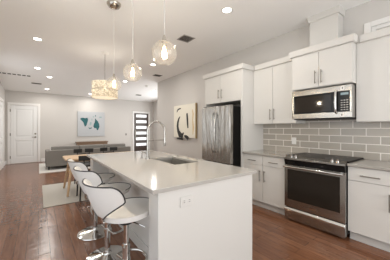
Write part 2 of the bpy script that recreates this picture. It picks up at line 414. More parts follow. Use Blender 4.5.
# added_window_2 and added_window_3: frames of unseen openings, added to go with the fill lights
fr = MB()
for x in (-.2, .92, 2.06, 3.14): fr.box(x, x+.06, YN-.08, YN-.03, .45, 2.65)
fr.box(-.2, 3.2, YN-.08, YN-.03, .45, .51); fr.box(-.2, 3.2, YN-.08, YN-.03, 2.59, 2.65)
struct(fr.build('added_window_2', 'trim'))
fr = MB()
for y in (6.65, 7.44): fr.box(XL-.08, XL-.03, y, y+.06, .45, 2.55)
fr.box(XL-.08, XL-.03, 6.65, 7.5, .45, .51); fr.box(XL-.08, XL-.03, 6.65, 7.5, 2.49, 2.55)
struct(fr.build('added_window_3', 'trim'))  # made-up narrow window, sized for a streak on the refrigerator
fr = MB()
for y in (-1.5, -.05, 1.40, 2.84): fr.box(XL-.08, XL-.03, y, y+.06, .5, 2.6)
fr.box(XL-.08, XL-.03, -1.5, 2.9, .5, .56); fr.box(XL-.08, XL-.03, -1.5, 2.9, 2.54, 2.6)
struct(fr.build('added_window_4', 'trim'))  # made-up window beside the camera, added with its fill light

# ------------------------------------------------------------------ cabinets
def pull(mb, p0, p1, out, r=.006, inset=.02):
    # bar pull between p0 and p1 standing off by the vector out
    p0, p1, out = Vector(p0), Vector(p1), Vector(out); d = (p1-p0).normalized()
    mb.cyl(p0+out, p1+out, r, n=12)
    for q in (p0+d*inset, p1-d*inset): mb.cyl(q, q+out, r*.85, n=10)
    return mb
GAP = .0022
def front(x, y0, y1, z0, z1, name, parent, handle=None, th=.019):
    o = B(x-th, x, y0+GAP, y1-GAP, z0+GAP, z1-GAP).build(name, 'cab', parent, bevel=.0025)
    if handle:
        kind, a, b, cc = handle
        mb = MB()
        if kind == 'v': pull(mb, (x-th, a, b), (x-th, a, cc), (-.03, 0, 0))
        else: pull(mb, (x-th, a, cc), (x-th, b, cc), (-.03, 0, 0))
        mb.build('handle', 'nickel', o)
    return o
CR = [(0, 2.405), (.020, 2.405), (.026, 2.412), (.034, 2.485), (.034, 2.49), (0, 2.49)]
def crown(parent, path): MB().sweep_profile(CR, path).build('crown_molding', 'cab', parent, smooth=False)

PX, PY0, PY1 = 2.93, 2.487, 3.545                    # refrigerator surround
fc = thing('refrigerator_cabinet', 'tall white cabinet surround framing and bridging over the refrigerator', 'cabinet', (XK, (PY0+PY1)/2, 0))
B(PX, XK-.002, PY0, PY0+.04, 0, 2.405).build('side_panel', 'cab', fc, bevel=.002)
B(PX, XK-.002, PY1-.04, PY1, 0, 2.405).build('side_panel', 'cab', fc, bevel=.002)
ZB = 1.845
B(PX+.022, XK-.002, PY0+.042, PY1-.042, ZB, 2.405).build('body', 'cab', fc)
ym = 3.05
front(PX+.019, PY0+.04, ym, ZB, 2.403, 'door', fc, ('v', ym-.045, 1.93, 2.11))
front(PX+.019, ym, PY1-.04, ZB, 2.403, 'door', fc, ('v', ym+.045, 1.93, 2.11))
crown(fc, [((3.24, PY0), (0, -1)), ((PX, PY0), (-1, -1)), ((PX, PY1), (-1, 1)), ((XK-.002, PY1), (0, 1))])

UX = 3.24; UZ0 = 1.41
def upper(label, y0, y1, splits, handles, x=UX, z0=UZ0, path=None, hz=None):
    t = thing('upper_cabinet', label, 'cabinet', (XK, (y0+y1)/2, z0))
    B(x+.021, XK-.002, y0+.001, y1-.001, z0, 2.405).build('body', 'cab', t)
    ys = [y0]+splits+[y1]
    for a, b, hy in zip(ys[:-1], ys[1:], handles):
        front(x+.019, a, b, z0+.004, 2.403, 'door', t, ('v', hy, *hz) if hy is not None else None)
    if path: crown(t, path)
    return t
RY0, RY1 = .90, 1.67                                 # the range bay
upper('white two-door upper cabinet between the refrigerator surround and the microwave', RY1, PY0, [2.087], [2.05, 2.125], hz=(1.48, 1.665),
      path=[((UX, RY1+.048), (-1, 0)), ((UX, PY0-.048), (-1, 0))])
MX = 3.11
upper('short white two-door cabinet directly above the microwave', RY0, RY1, [1.29], [1.25, 1.33], x=MX, z0=1.905, hz=(1.955, 2.135),
      path=[((UX-.045, RY0), (0, -1)), ((MX, RY0), (-1, -1)), ((MX, RY1), (-1, 1)), ((UX-.045, RY1), (0, 1))])
upper('white upper cabinet to the right of the microwave, below the transom window', -.02, RY0, [.44], [.40, .48], hz=(1.48, 1.665),
      path=[((UX, -.02), (-1, 0)), ((UX, RY0-.048), (-1, 0))])

BX = 2.945
def base(label, y0, y1, hy, dh):
    t = thing('base_cabinet', label, 'cabinet', (XK, (y0+y1)/2, 0))
    B(BX+.021, XK-.014, y0+.001, y1-.001, .11, .885).build('body', 'seam', t)
    B(BX+.075, XK-.03, y0+.001, y1-.001, 0, .11).build('toe_kick', 'cab', t)
    front(BX+.019, y0, y1, .72, .88, 'drawer', t, ('h', *dh, .79))
    front(BX+.019, y0, y1, .115, .72, 'door', t, ('v', hy, .455, .64))
    return t
base('white base cabinet beside the refrigerator panel, with drawer and door', 2.08, PY0, 2.125, (2.20, 2.36))
base('white base cabinet just left of the stainless range', RY1, 2.08, 2.035, (1.795, 1.955))
base('white base cabinet just right of the stainless range', .47, RY0, .525, (.597, .775))
base('white base cabinet at the right edge, beside the one next to the range', -.02, .47, .03, (.14, .32))
tag(B(2.92, XK-.013, RY1+.002, PY0-.002, .885, .915).build('countertop', 'quartz2', bevel=.003),
    'grey stone countertop between refrigerator panel and range', 'countertop')
tag(B(2.92, XK-.013, -.02, RY0-.002, .885, .915).build('countertop', 'quartz2', bevel=.003),
    'grey stone countertop to the right of the range', 'countertop')

# ------------------------------------------------------------------ refrigerator
FX, FY0, FY1, FT = 2.675, 2.55, 3.335, 1.745
fr = thing('refrigerator', 'stainless steel french-door refrigerator in a white cabinet surround', 'refrigerator', (3.1, (FY0+FY1)/2, 0))
B(FX+.088, XK-.05, FY0+.004, FY1-.004, .05, FT-.012).build('body', 'fridgeside', fr, bevel=.004)
fm = (FY0+FY1)/2
def arc_handle(y):
    pts = []
    for k in range(17):
        s = k/16; z = .86+(1.635-.86)*s; o = .058*min(1, math.sin(PI*s)**.45 if 0 < s < 1 else 0)
        pts.append((FX-o, y, z))
    return MB().tube(pts, .012, n=10)
for a, b, hy in ((FY0, fm, fm-.045), (fm, FY1, fm+.045)):
    d = B(FX, FX+.085, a+.002, b-.002, .70, FT).build('door', 'steel', fr, bevel=.010, seg=3)
    arc_handle(hy).build('handle', 'steel', d)
d = B(FX, FX+.085, FY0+.002, FY1-.002, .09, .692).build('freezer_drawer', 'steel', fr, bevel=.010, seg=3)
MB().tube([(FX, FY0+.07, .63), (FX-.05, FY0+.10, .63), (FX-.055, fm, .63), (FX-.05, FY1-.10, .63), (FX, FY1-.07, .63)], .012).build('handle', 'steel', d)
for x0_ in (FX+.10, XK-.2): B(x0_, x0_+.08, FY0+.03, FY1-.03, .0, .0495).build('foot', 'mattblack', fr)
for y0_ in (FY0+.02, FY1-.09): B(FX+.02, FX+.13, y0_, y0_+.07, FT-.012, FT+.012).build('hinge_cover', 'mattblack', fr, bevel=.003)

# ------------------------------------------------------------------ microwave over the range
mw = thing('microwave', 'stainless over-the-range microwave under the short cabinet', 'microwave', (XK-.2, 1.285, 1.455))
my0, my1, mz0, mz1, mx = RY0+.004, RY1-.004, 1.458, 1.882, 3.10
B(mx+.03, XK-.014, my0, my1, mz0+.012, mz1).build('body', 'mwsteel', mw, bevel=.003)
B(mx+.05, XK-.03, my0+.01, my1-.01, mz0, mz0+.012).build('bottom_vent', 'mattblack', mw)
fcs = MB(); yd = my0+.155                            # door / control split
fcs.box(mx, mx+.03, my0, my1, mz1-.075, mz1); fcs.box(mx, mx+.03, my0, my1, mz0+.012, mz0+.085)
fcs.box(mx, mx+.03, my1-.03, my1, mz0+.085, mz1-.075); fcs.box(mx, mx+.03, my0, my0+.022, mz0+.085, mz1-.075)
fcs.build('front_frame', 'mwsteel', mw, bevel=.003)
gl = B(mx+.004, mx+.03, yd+.03, my1-.03, mz0+.085, mz1-.075).build('door', 'black', mw)
B(mx+.002, mx+.005, yd+.075, my1-.065, mz0+.11, mz1-.10).build('window', 'ovenglass', gl)
hp = [(mx+.004, yd+.012, mz0+.07), (mx-.03, yd+.012, mz0+.095), (mx-.04, yd+.012, mz0+.15), (mx-.042, yd+.012, (mz0+mz1)/2), (mx-.04, yd+.012, mz1-.14), (mx-.03, yd+.012, mz1-.085), (mx+.004, yd+.012, mz1-.06)]
MB().tube(hp, .014, n=10).build('handle', 'chrome', mw)
cpn = B(mx+.003, mx+.03, my0+.022, yd+.03, mz0+.085, mz1-.075).build('control_panel', 'black', mw)
B(mx+.001, mx+.004, my0+.035, yd-.035, mz1-.125, mz1-.095).build('display', 'display', cpn)
bt = MB()
for i in range(5):
    for j in range(3): bt.box(mx+.001, mx+.004, my0+.038+.03*j, my0+.058+.03*j, mz0+.105+.03*i, mz0+.117+.03*i)
bt.build('keypad', 'grille', cpn)
for (yy, zz) in ((my0+.10, mz1-.035), (my0+.105, mz0+.045)):
    s = B(mx-.0015, mx+.001, yy-.02, yy+.02, zz-.021, zz+.021).build('energy_sticker', 'white', mw, label='small white sticker with a dark mark')
    B(mx-.0022, mx-.001, yy-.005, yy+.005, zz-.012, zz+.012).build('sticker_mark', 'slot', s)

# ------------------------------------------------------------------ range
rg = thing('range', 'stainless slide-in range with black glass cooktop and oven door', 'range', (3.2, 1.285, 0))
ry0, ry1, rx = RY0+.006, RY1-.006, 2.89
rb = MB(); rb.box(rx+.045, XK-.03, ry0, ry1, .06, .895)
rb.build('body', 'mattblack', rg)
for x0_ in (rx+.08, XK-.12):
    for y0_ in (ry0+.03, ry1-.08): B(x0_, x0_+.04, y0_, y0_+.05, 0, .0595).build('foot', 'mattblack', rg)
# sloped control strip of steel, black fascia below it
pr = [(rx-.025, 0, .885), (rx-.025, 0, .908), (rx+.075, 0, .933), (rx+.075, 0, .885)]
MB().prism([(x, ry0, z) for x, _, z in pr], (0, ry1-ry0, 0)).build('control_strip', 'mwsteel', rg, bevel=.002)
MB().prism([(x, ry0+.002, z) for x, z in ((rx-.018, .885), (rx+.045, .885), (rx+.045, .80), (rx+.01, .80))], (0, ry1-ry0-.004, 0)).build('fascia', 'black', rg)
ct = B(rx+.075, XK-.035, RY0-.006, RY1+.020, .917, .934).build('cooktop', 'cooktop', rg, bevel=.003)
for (cxx, cyy, rr) in ((3.10, 1.10, .095), (3.10, 1.47, .075), (3.38, 1.10, .075), (3.38, 1.47, .10)):
    rn = MB().lathe([(rr-.003, .934), (rr-.003, .9345), (rr, .9345), (rr, .934)], (cxx, cyy, 0), n=40, cap=False)
    rn.build('burner_ring', 'grille', ct)
for yy in (1.575, 1.515, 1.055, .995):
    kn = MB(); ax = Vector((-.245, 0, .97)); p = Vector((rx+.03, yy, .9215))
    kn.cyl(p, p+ax*.012, .021, .020); kn.cyl(p+ax*.012, p+ax*.034, .016, .014)
    kn.build('knob', 'chrome', rg)
od = MB()
wz0, wz1, wa, wb_ = .315, .745, ry0+.055, ry1-.045
od.box(rx, rx+.045, ry0, ry1, .205, wz0); od.box(rx, rx+.045, ry0, ry1, wz1, .805); od.box(rx, rx+.045, ry0, wa, wz0, wz1); od.box(rx, rx+.045, wb_, ry1, wz0, wz1)
door = od.build('oven_door', 'mwsteel', rg)
B(rx+.006, rx+.03, wa, wb_, wz0, wz1).build('oven_window', 'ovenglass', door)
B(rx-.002, rx+.002, 1.235, 1.315, .245, .285).build('badge', 'chrome', door)
hb = MB(); hb.cyl((rx-.05, ry0+.01, .785), (rx-.05, ry1-.01, .785), .013, n=14)
for yy in (ry0+.04, ry1-.04): hb.box(rx-.05, rx+.002, yy-.012, yy+.012, .775, .795)
hb.build('handle', 'chrome', door)
dr = B(rx, rx+.045, ry0, ry1, .03, .150).build('drawer', 'mwsteel', rg, bevel=.003)
MB().prism([(x, ry0, z) for x, z in ((rx-.018, .150), (rx-.022, .172), (rx-.004, .196), (rx+.045, .196), (rx+.045, .150))], (0, ry1-ry0, 0)).build('handle', 'chrome', dr, bevel=.003)

# ------------------------------------------------------------------ island
IX0, IX1, IY0, IY1 = .613, 1.737, 1.29, 3.69
SX0, SX1, SY0, SY1 = 1.25, 1.61, 2.05, 2.73
ib = thing('kitchen_island', 'white panelled kitchen island with open knee space under its overhang', 'island', (1.2, 2.5, 0))
B(.665, 1.69, 1.31, 1.47, 0, .883).build('end_panel', 'island', ib, bevel=.003)
B(.665, 1.69, 3.51, 3.67, 0, .883).build('end_panel', 'island', ib, bevel=.003)
B(.90, .92, 1.471, 3.509, 0, .883).build('back_panel', 'island', ib)
B(.886, .899, 1.471, 3.509, 0, .12).build('base_trim', 'island', ib, bevel=.003)
B(.921, 1.60, 1.471, 3.509, 0, .10).build('plinth', 'seam', ib)
for a, b in ((1.472, 2.0), (2.0, 2.39), (2.39, 2.78), (2.78, 3.508)):
    dd = B(1.668, 1.688, a+.002, b-.002, .11, .875).build('door', 'island', ib, bevel=.002)
    pull(MB(), (1.688, b-.05, .60), (1.688, b-.05, .78), (.03, 0, 0)).build('handle', 'nickel', dd)
B(1.64, 1.667, 1.472, 3.508, .10, .883).build('face_frame', 'seam', ib)
op = B(.842, .957, 1.302, 1.309, .742, .817).build('outlet_plate', 'island', ib, bevel=.002)
for xx in (.876, .923):
    sk = B(xx-.016, xx+.016, 1.3005, 1.3025, .762, .797).build('outlet_socket', 'island', op, bevel=.002)
    for z_ in (.785, .772): B(xx-.007, xx+.007, 1.2999, 1.3008, z_, z_+.003).build('outlet_slot', 'slot', op)
# countertop with the sink cut-out
cm = MB()
xs, ys = [IX0, SX0, SX1, IX1], [IY0, SY0, SY1, IY1]; zt_, zb_ = .915, .885
vid = {}
for k, zz in enumerate((zb_, zt_)):
    for i in range(4):
        for j in range(4): vid[(i, j, k)] = len(vid)
vv = [None]*32
for (i, j, k), n in vid.items(): vv[n] = (xs[i], ys[j], (zb_, zt_)[k])
ff = []
for i in range(3):
    for j in range(3):
        if i == 1 and j == 1: continue
        for k in (0, 1): ff.append((vid[i, j, k], vid[i+1, j, k], vid[i+1, j+1, k], vid[i, j+1, k]))
for i in range(3):
    ff += [(vid[i, 0, 0], vid[i+1, 0, 0], vid[i+1, 0, 1], vid[i, 0, 1]), (vid[i, 3, 0], vid[i+1, 3, 0], vid[i+1, 3, 1], vid[i, 3, 1])]
    ff += [(vid[0, i, 0], vid[0, i+1, 0], vid[0, i+1, 1], vid[0, i, 1]), (vid[3, i, 0], vid[3, i+1, 0], vid[3, i+1, 1], vid[3, i, 1])]
ff += [(vid[1, 1, 0], vid[2, 1, 0], vid[2, 1, 1], vid[1, 1, 1]), (vid[1, 2, 0], vid[2, 2, 0], vid[2, 2, 1], vid[1, 2, 1]),
       (vid[1, 1, 0], vid[1, 2, 0], vid[1, 2, 1], vid[1, 1, 1]), (vid[2, 1, 0], vid[2, 2, 0], vid[2, 2, 1], vid[2, 1, 1])]
cm.add(vv, ff)
tag(cm.build('countertop', 'quartz', bevel=.003), 'pale polished quartz top of the island with the sink cut into it', 'countertop')
sk = MB(); w_ = .006; sd = .68
sk.box(SX0-.006, SX1+.006, SY0-.006, SY1+.006, sd-.004, sd)
sk.box(SX0-.012, SX0-.002, SY0-.012, SY1+.012, sd, .884); sk.box(SX1+.002, SX1+.012, SY0-.012, SY1+.012, sd, .884)
sk.box(SX0-.002, SX1+.002, SY0-.012, SY0-.002, sd, .884); sk.box(SX0-.002, SX1+.002, SY1+.002, SY1+.012, sd, .884)
so = sk.build('sink', 'sinksteel'); tag(so, 'rectangular stainless undermount sink set in the island top', 'sink')
MB().lathe([(.045, 0), (.045, .003), (.03, .003), (.028, .001)], ((SX0+SX1)/2, (SY0+SY1)/2, sd), n=24).build('drain', 'chrome', so)

fa = thing('faucet', 'tall chrome gooseneck faucet at the corner of the island sink', 'faucet', (1.19, 2.66, .915))
fx, fy = 1.19, 2.66
MB().lathe([(.030, 0), (.030, .012), (.024, .02), (.022, .09), (.017, .10)], (fx, fy, .9155), n=24).build('base', 'faucetsteel', fa)
pts = [(fx, fy, 1.0), (fx, fy, 1.1), (fx, fy, 1.2), (fx, fy, 1.295)]; R_ = .13
for k in range(1, 17):
    t_ = PI*k/16; pts.append((fx+R_-R_*math.cos(t_), fy, 1.295+R_*math.sin(t_)))
pts += [(fx+2*R_, fy, 1.24), (fx+2*R_, fy, 1.20)]
MB().tube(pts, .0125, n=12).build('spout', 'faucetsteel', fa)
MB().lathe([(.014, 0), (.018, .03), (.017, .10), (.013, .125)], (fx+2*R_, fy, 1.08), n=20).build('spray_head', 'faucetsteel', fa)
MB().tube([(fx, fy, 1.16), (fx+.12, fy, 1.165), (fx+.245, fy, 1.165)], .006, n=8).build('docking_arm', 'faucetsteel', fa)
MB().tube([(fx-.01, fy, .985), (fx-.05, fy+.01, 1.0), (fx-.085, fy+.015, 1.03)], .006, n=8).build('lever', 'faucetsteel', fa)
sd_ = thing('soap_dispenser', 'slim chrome soap dispenser pump beside the island faucet', 'soap dispenser', (1.15, 2.76, .915))
MB().lathe([(.020, 0), (.020, .01), (.009, .014), (.008, .07), (.012, .072), (.012, .082)], (1.15, 2.76, .9155), n=18).build('pump', 'faucetsteel', sd_)
MB().tube([(1.15, 2.76, .992), (1.19, 2.75, .997), (1.215, 2.744, .985)], .005, n=8).build('nozzle', 'faucetsteel', sd_)

# ------------------------------------------------------------------ bar stools
def bar_stool():
    t = thing('bar_stool', '', 'stool', (0, 0, 0), 'white bar stools along the island')
    MB().lathe([(.200, 0), (.203, .006), (.198, .013), (.16, .022), (.09, .034), (.045, .047), (.036, .06), (.034, .075)], n=48).build('base', 'chrome', t)
    p = MB(); p.cyl((0, 0, .05), (0, 0, .40), .0285, n=24); p.cyl((0, 0, .40), (0, 0, .425), .031, .027, n=24); p.cyl((0, 0, .42), (0, 0, .625), .020, n=20)
    p.build('gas_lift', 'chrome', t)
    # footrest: a D-shaped loop clamped to the column
    f = MB(); pts = []
    for k in range(25):
        a = -PI*.62+PI*1.24*k/24; pts.append((.045+.115*math.cos(a), .135*math.sin(a), .285))
    pts = [(.0, -.03, .285)]+pts+[(.0, .03, .285)]
    f.tube(pts, .0105, n=10); f.cyl((0, 0, .265), (0, 0, .305), .034, n=24)
    f.build('footrest', 'chrome', t)
    mp = MB(); mp.box(-.09, .09, -.09, .09, .622, .640); mp.cyl((0, 0, .585), (0, 0, .622), .045, .06, n=20)
    mo = mp.build('seat_mount', 'mattblack', t)
    MB().tube([(.0, -.03, .612), (.02, -.14, .606), (.03, -.20, .60)], .005, n=8).build('lever', 'chrome', mo)
    # round seat, drawn out a little to the front, with a soft raised rim
    def rim(a): return .195+.045*max(0, math.cos(a))**1.5
    def zt_(s, a): return .686+.016*max(0, (s-.5)/.5)**2+.010*max(0, math.cos(a))**1.3*s**3
    na, nr = 72, 10; vs = []; fs = []
    for side in (0, 1):
        for i in range(1, nr+1):
            s_ = i/nr
            for k in range(na):
                a = 2*PI*k/na; r = rim(a)*s_
                if side == 0: z = zt_(s_, a)
                else: z = .641+.022*s_**6+.018*max(0, math.cos(a))**1.3*s_**3; r *= .965
                vs.append((r*math.cos(a), r*math.sin(a), z))
    def vi(side, i, k): return side*nr*na+i*na+k % na
    for side in (0, 1):
        for i in range(nr-1):
            for k in range(na): fs.append((vi(side, i, k), vi(side, i, k+1), vi(side, i+1, k+1), vi(side, i+1, k)))
        fs.append(tuple(vi(side, 0, k) for k in range(na)))
    for k in range(na): fs.append((vi(0, nr-1, k), vi(0, nr-1, k+1), vi(1, nr-1, k+1), vi(1, nr-1, k)))
    seat = MB().add(vs, fs).build('seat', 'leather', t)
    pts = []
    for k in range(33):
        a = math.radians(-62+124*k/32); pts.append((rim(a)*math.cos(a)*.997, rim(a)*math.sin(a)*.997, zt_(1, a)+.001))
    MB().tube(pts, .0036, n=8).build('piping', 'piping', seat)
    # backrest: a curved shield, narrow at the seat and wide at the top
    Z0, Z1 = .690, .944
    def hw(q):
        if q < .55: return math.radians(9+46*(q/.55))
        return math.radians(37+18*math.sqrt(max(0, 1-((q-.55)/.45)**2)))
    def pt(q, s_, inn):
        a = PI+hw(q)*s_; R = .205+.098*q**.75-inn*(.030*(1-.5*abs(s_)**4)*(0.55+.45*math.sin(PI*min(1, .15+q*.8))))
        return (R*math.cos(a), R*math.sin(a), Z0+(Z1-Z0)*q+.004*s_*s_*q**2)
    nq, ns = 24, 24; vs = []; fs = []
    def qq(i):
        t_ = i/nq
        return   .55*t_/.4 if t_ <= .4 else .55+.45*math.sin(PI/2*(t_-.4)/.6)
    for inn in (0, 1):
        for i in range(nq+1):
            for j in range(ns+1): vs.append(pt(qq(i), -1+2*j/ns, inn))
    def bi(inn, i, j): return (inn*(nq+1)+i)*(ns+1)+j
    for inn in (0, 1):
        for i in range(nq):
            for j in range(ns): fs.append((bi(inn, i, j), bi(inn, i, j+1), bi(inn, i+1, j+1), bi(inn, i+1, j)))
    for i in range(nq):
        for j in (0, ns): fs.append((bi(0, i, j), bi(0, i+1, j), bi(1, i+1, j), bi(1, i, j)))
    for j in range(ns):
        for i in (0, nq): fs.append((bi(0, i, j), bi(0, i, j+1), bi(1, i, j+1), bi(1, i, j)))
    back = MB().add(vs, fs).build('backrest', 'leather', t)
    outline = [pt(qq(i), 1, 0) for i in range(nq+1)]+[pt(1, 1-2*j/ns, 0) for j in range(1, ns)]+[pt(qq(i), -1, 0) for i in range(nq, -1, -1)]
    MB().tube(outline, .0048, n=8).build('piping', 'piping', back)
    br = MB(); br.box(-.215, -.13, -.028, .028, .655, .668); br.box(-.215, -.203, -.028, .028, .655, .73)
    br.build('back_bracket', 'chrome', t, bevel=.003)
    return t
st = bar_stool(); st.location = (.555, 1.645, 0); st.rotation_euler = (0, 0, math.radians(15))
st['label'] = 'white swivel bar stool with black piping nearest the camera, its back largest'
for (x, y, rz, lab) in ((.572, 2.27, .2, 'middle one of the three white swivel bar stools at the island'),
                        (.58, 2.90, .16, 'white swivel bar stool farthest from the camera, nearest the wooden table')):
    s2 = copy_tree(st); s2.location = (x, y, 0); s2.rotation_euler = (0, 0, rz); s2['label'] = lab

# ------------------------------------------------------------------ dining and living furniture
tag(B(.07, 2.5, 4.29, 5.98, .0, .012).build('area_rug', 'rug', bevel=.004), 'pale woven rug on the dark floor under the wooden table', 'rug')
tag(B(.02, 3.1, 7.62, 9.75, .0, .014).build('area_rug', 'rug2', bevel=.004), 'light grey rug under the sofa by the far wall', 'rug')
dt = thing('dining_table', 'light oak dining table with splayed round legs beyond the island', 'table', (1.2, 5.08, .012))
tp = MB(); rr = .09; pts = []
for (cx_, cy_, a0) in ((2.0-rr, 5.33-rr, 0), (.41+rr, 5.33-rr, 90), (.41+rr, 4.62+rr, 180), (2.0-rr, 4.62+rr, 270)):
    for k in range(7):
        a = math.radians(a0+15*k); pts.append((cx_+rr*math.cos(a), cy_+rr*math.sin(a), .708))
tp.prism(pts, (0, 0, .03)); tp.build('table_top', 'oak', dt, bevel=.005)
for (bx_, by_, tx_, ty_) in ((.45, 4.67, .55, 4.84), (.45, 5.40, .55, 5.20), (1.96, 4.67, 1.80, 4.86), (1.96, 5.40, 1.80, 5.20)):
    MB().cyl((bx_, by_, .0215), (tx_, ty_, .707), .019, .033, n=16).build('leg', 'oak', dt)
ap = MB(); ap.box(.58, 1.78, 4.85, 4.875, .65, .7075); ap.box(.58, 1.78, 5.175, 5.20, .65, .7075); ap.build('apron', 'oak', dt)

def dining_chair():
    t = thing('dining_chair', '', 'chair', (0, 0, 0), 'black dining chairs around the oak table')
    B(-.21, .21, -.21, .21, .44, .475).build('seat', 'mattblack', t, bevel=.012)
    for sx in (-1, 1):
        MB().cyl((sx*.19, .19, 0), (sx*.17, .17, .44), .012, .016, n=12).build('leg', 'mattblack', t)
        MB().cyl((sx*.19, -.19, 0), (sx*.17, -.17, .44), .012, .016, n=12).build('leg', 'mattblack', t)
        MB().tube([(sx*.13, -.20, .46), (sx*.13, -.215, .65), (sx*.13, -.225, .77)], .010, n=8).build('back_post', 'mattblack', t)
        MB().prism([(sx*.03, -.235, .73), (sx*.215, -.205, .73), (sx*.215, -.205, .822), (sx*.03, -.235, .822)], (0, .022, 0)).build('backrest', 'mattblack', t, bevel=.006)
    MB().cyl((-.13, -.222, .70), (.13, -.222, .70), .008, n=8).build('stretcher', 'mattblack', t)
    return t
dc = dining_chair(); dc.location = (.795, 4.46, .0125); dc['label'] = 'black dining chair on the island side of the oak table'
c2 = copy_tree(dc); c2.location = (.885, 5.50, .0125); c2.rotation_euler = (0, 0, PI); c2['label'] = 'black dining chair across the oak table, left one before the sofa'
c3 = copy_tree(dc); c3.location = (1.47, 5.50, .0125); c3.rotation_euler = (0, 0, PI); c3['label'] = 'black dining chair across the oak table, right one before the sofa'

sf = thing('sofa', 'long low charcoal grey fabric sofa with its back to the kitchen', 'sofa', (1.5, 8.5, .014))
sx0, sx1, sy0 = .19, 2.88, 8.0
B(sx0, sx1, sy0+.02, sy0+.92, .12, .36).build('frame', 'sofa', sf, bevel=.02)
B(sx0, sx1, sy0, sy0+.13, .12, .63).build('back_panel', 'sofa', sf, bevel=.02)
for xx in (sx0, sx1-.14): B(xx, xx+.14, sy0+.132, sy0+.92, .30, .60).build('arm', 'sofa', sf, bevel=.025)
for k in range(3):
    a = sx0+.145+k*(sx1-sx0-.29)/3; b = a+(sx1-sx0-.29)/3-.008
    B(a, b, sy0+.30, sy0+.90, .362, .46).build('seat_cushion', 'cushion', sf, bevel=.03)
    B(a, b, sy0+.135, sy0+.30, .462, .745).build('back_cushion', 'cushion', sf, bevel=.035, seg=3)
for xx in (sx0+.08, sx1-.08):
    for yy in (sy0+.08, sy0+.84): MB().cyl((xx, yy, .0145), (xx, yy, .12), .018, .026, n=12).build('leg', 'mattblack', sf)
cn = thing('console_table', 'brown wooden console table against the far wall behind the sofa', 'table', (1.9, 10.1, 0))
B(1.27, 2.54, 9.93, 10.30, .715, .755).build('table_top', 'walnut', cn, bevel=.004)
B(1.30, 2.51, 9.95, 10.28, .61, .714).build('drawer_box', 'walnut', cn, bevel=.003)
for xx in (1.33, 2.48):
    for yy in (9.98, 10.25): B(xx-.025, xx+.025, yy-.025, yy+.025, 0, .609).build('leg', 'walnut', cn, bevel=.003)

# ------------------------------------------------------------------ wall art
def px_poly(pts, ox, oy, sc, plane, d):
    return [on_y(ox+x/sc, oy+y/sc, d) if plane == 'y' else on_x(ox+x/sc, oy+y/sc, d) for x, y in pts]
yc = YF-.035
pa, pb = on_y(77.6, 111.2, yc), on_y(104.6, 137, yc)
mp_ = MB(); mp_.box(pa.x, pb.x, yc, YF-.002, .975, 2.075)
mo = mp_.build('wall_art', 'mapbg', bevel=.003)
tag(mo, 'pale square canvas with teal land shapes on the far wall', 'painting')
tm = MB()
for poly in ([(92,152),(104,148),(120,151),(135,149),(139,160),(134,178),(129,194),(120,203),(114,190),(111,178),(103,168),(94,160)],
             [(181,150),(187,160),(196,168),(205,186),(207,203),(198,222),(193,224),(186,210),(176,211),(170,200),(173,186),(179,176)],
             [(182,131),(186,136),(184,143),(180,139)], [(140,206),(150,210),(160,205),(159,213),(146,216)]):
    tm.prism([p-Vector((0, .0012, 0)) for p in px_poly(poly, 65, 93, 6, 'y', yc)], (0, .0010, 0))
tm.build('painted_land', 'teal', mo, smooth=False)
tm = MB()
for poly in ([(150,176),(158,172),(160,186),(152,196),(147,188)], [(166,140),(173,138),(174,146),(168,148)], [(204,143),(220,142),(221,149),(206,150)], [(158,156),(163,153),(165,164),(160,168)]):
    tm.prism([p-Vector((0, .0012, 0)) for p in px_poly(poly, 65, 93, 6, 'y', yc)], (0, .0010, 0))
tm.build('painted_wash', 'tealpale', mo, smooth=False)

xc = XK-.06
cv = MB(); cv.box(xc, XK-.002, 4.65, 5.80, 1.055, 2.04)
ca = cv.build('wall_art', 'canvas', bevel=.003)
tag(ca, 'large cream abstract canvas with black brush strokes on the kitchen wall', 'painting')
B(xc-.003, XK-.002, 4.638, 4.652, 1.05, 2.045).build('edge_strip', 'canvasedge', ca)
def ribbon(pts, wid):
    P = px_poly(pts, 165, 100, 6.5, 'x', xc); n = len(P); vs = []; fs = []
    for i in range(n):
        d = (P[min(i+1, n-1)]-P[max(i-1, 0)]).normalized(); s_ = Vector((1, 0, 0)).cross(d).normalized()
        w = wid[i]*.72
        for x in (-.0018, -.0004): vs += [P[i]+s_*w+Vector((x, 0, 0)), P[i]-s_*w+Vector((x, 0, 0))]
    for i in range(n-1):
        a, b = 4*i, 4*i+4; fs += [(a, a+1, b+1, b), (a+2, a+3, b+3, b+2), (a, b, b+2, a+2), (a+1, b+1, b+3, a+3)]
    return MB().add(vs, fs)
for pts, wid in (([(98,108),(90,122),(84,145),(82,170),(86,200),(96,225),(112,232),(122,212)], [.02, .05, .07, .075, .09, .13, .10, .02]),
                 ([(77,80),(82,66),(92,58),(104,55)], [.02, .035, .03, .02]),
                 ([(143,86),(145,115),(147,150),(149,182)], [.05, .06, .055, .04]),
                 ([(124,232),(136,238),(146,246),(150,256)], [.02, .07, .08, .09]),
                 ([(76,250),(90,250),(112,253),(118,256)], [.02, .04, .045, .03])):
    ribbon(pts, wid).build('brush_stroke', 'ink', ca, smooth=False)
ribbon([(178,62),(183,90),(180,130),(184,180),(181,225)], [.02, .04, .03, .05, .02]).build('ochre_wash', 'ochre', ca, smooth=False)

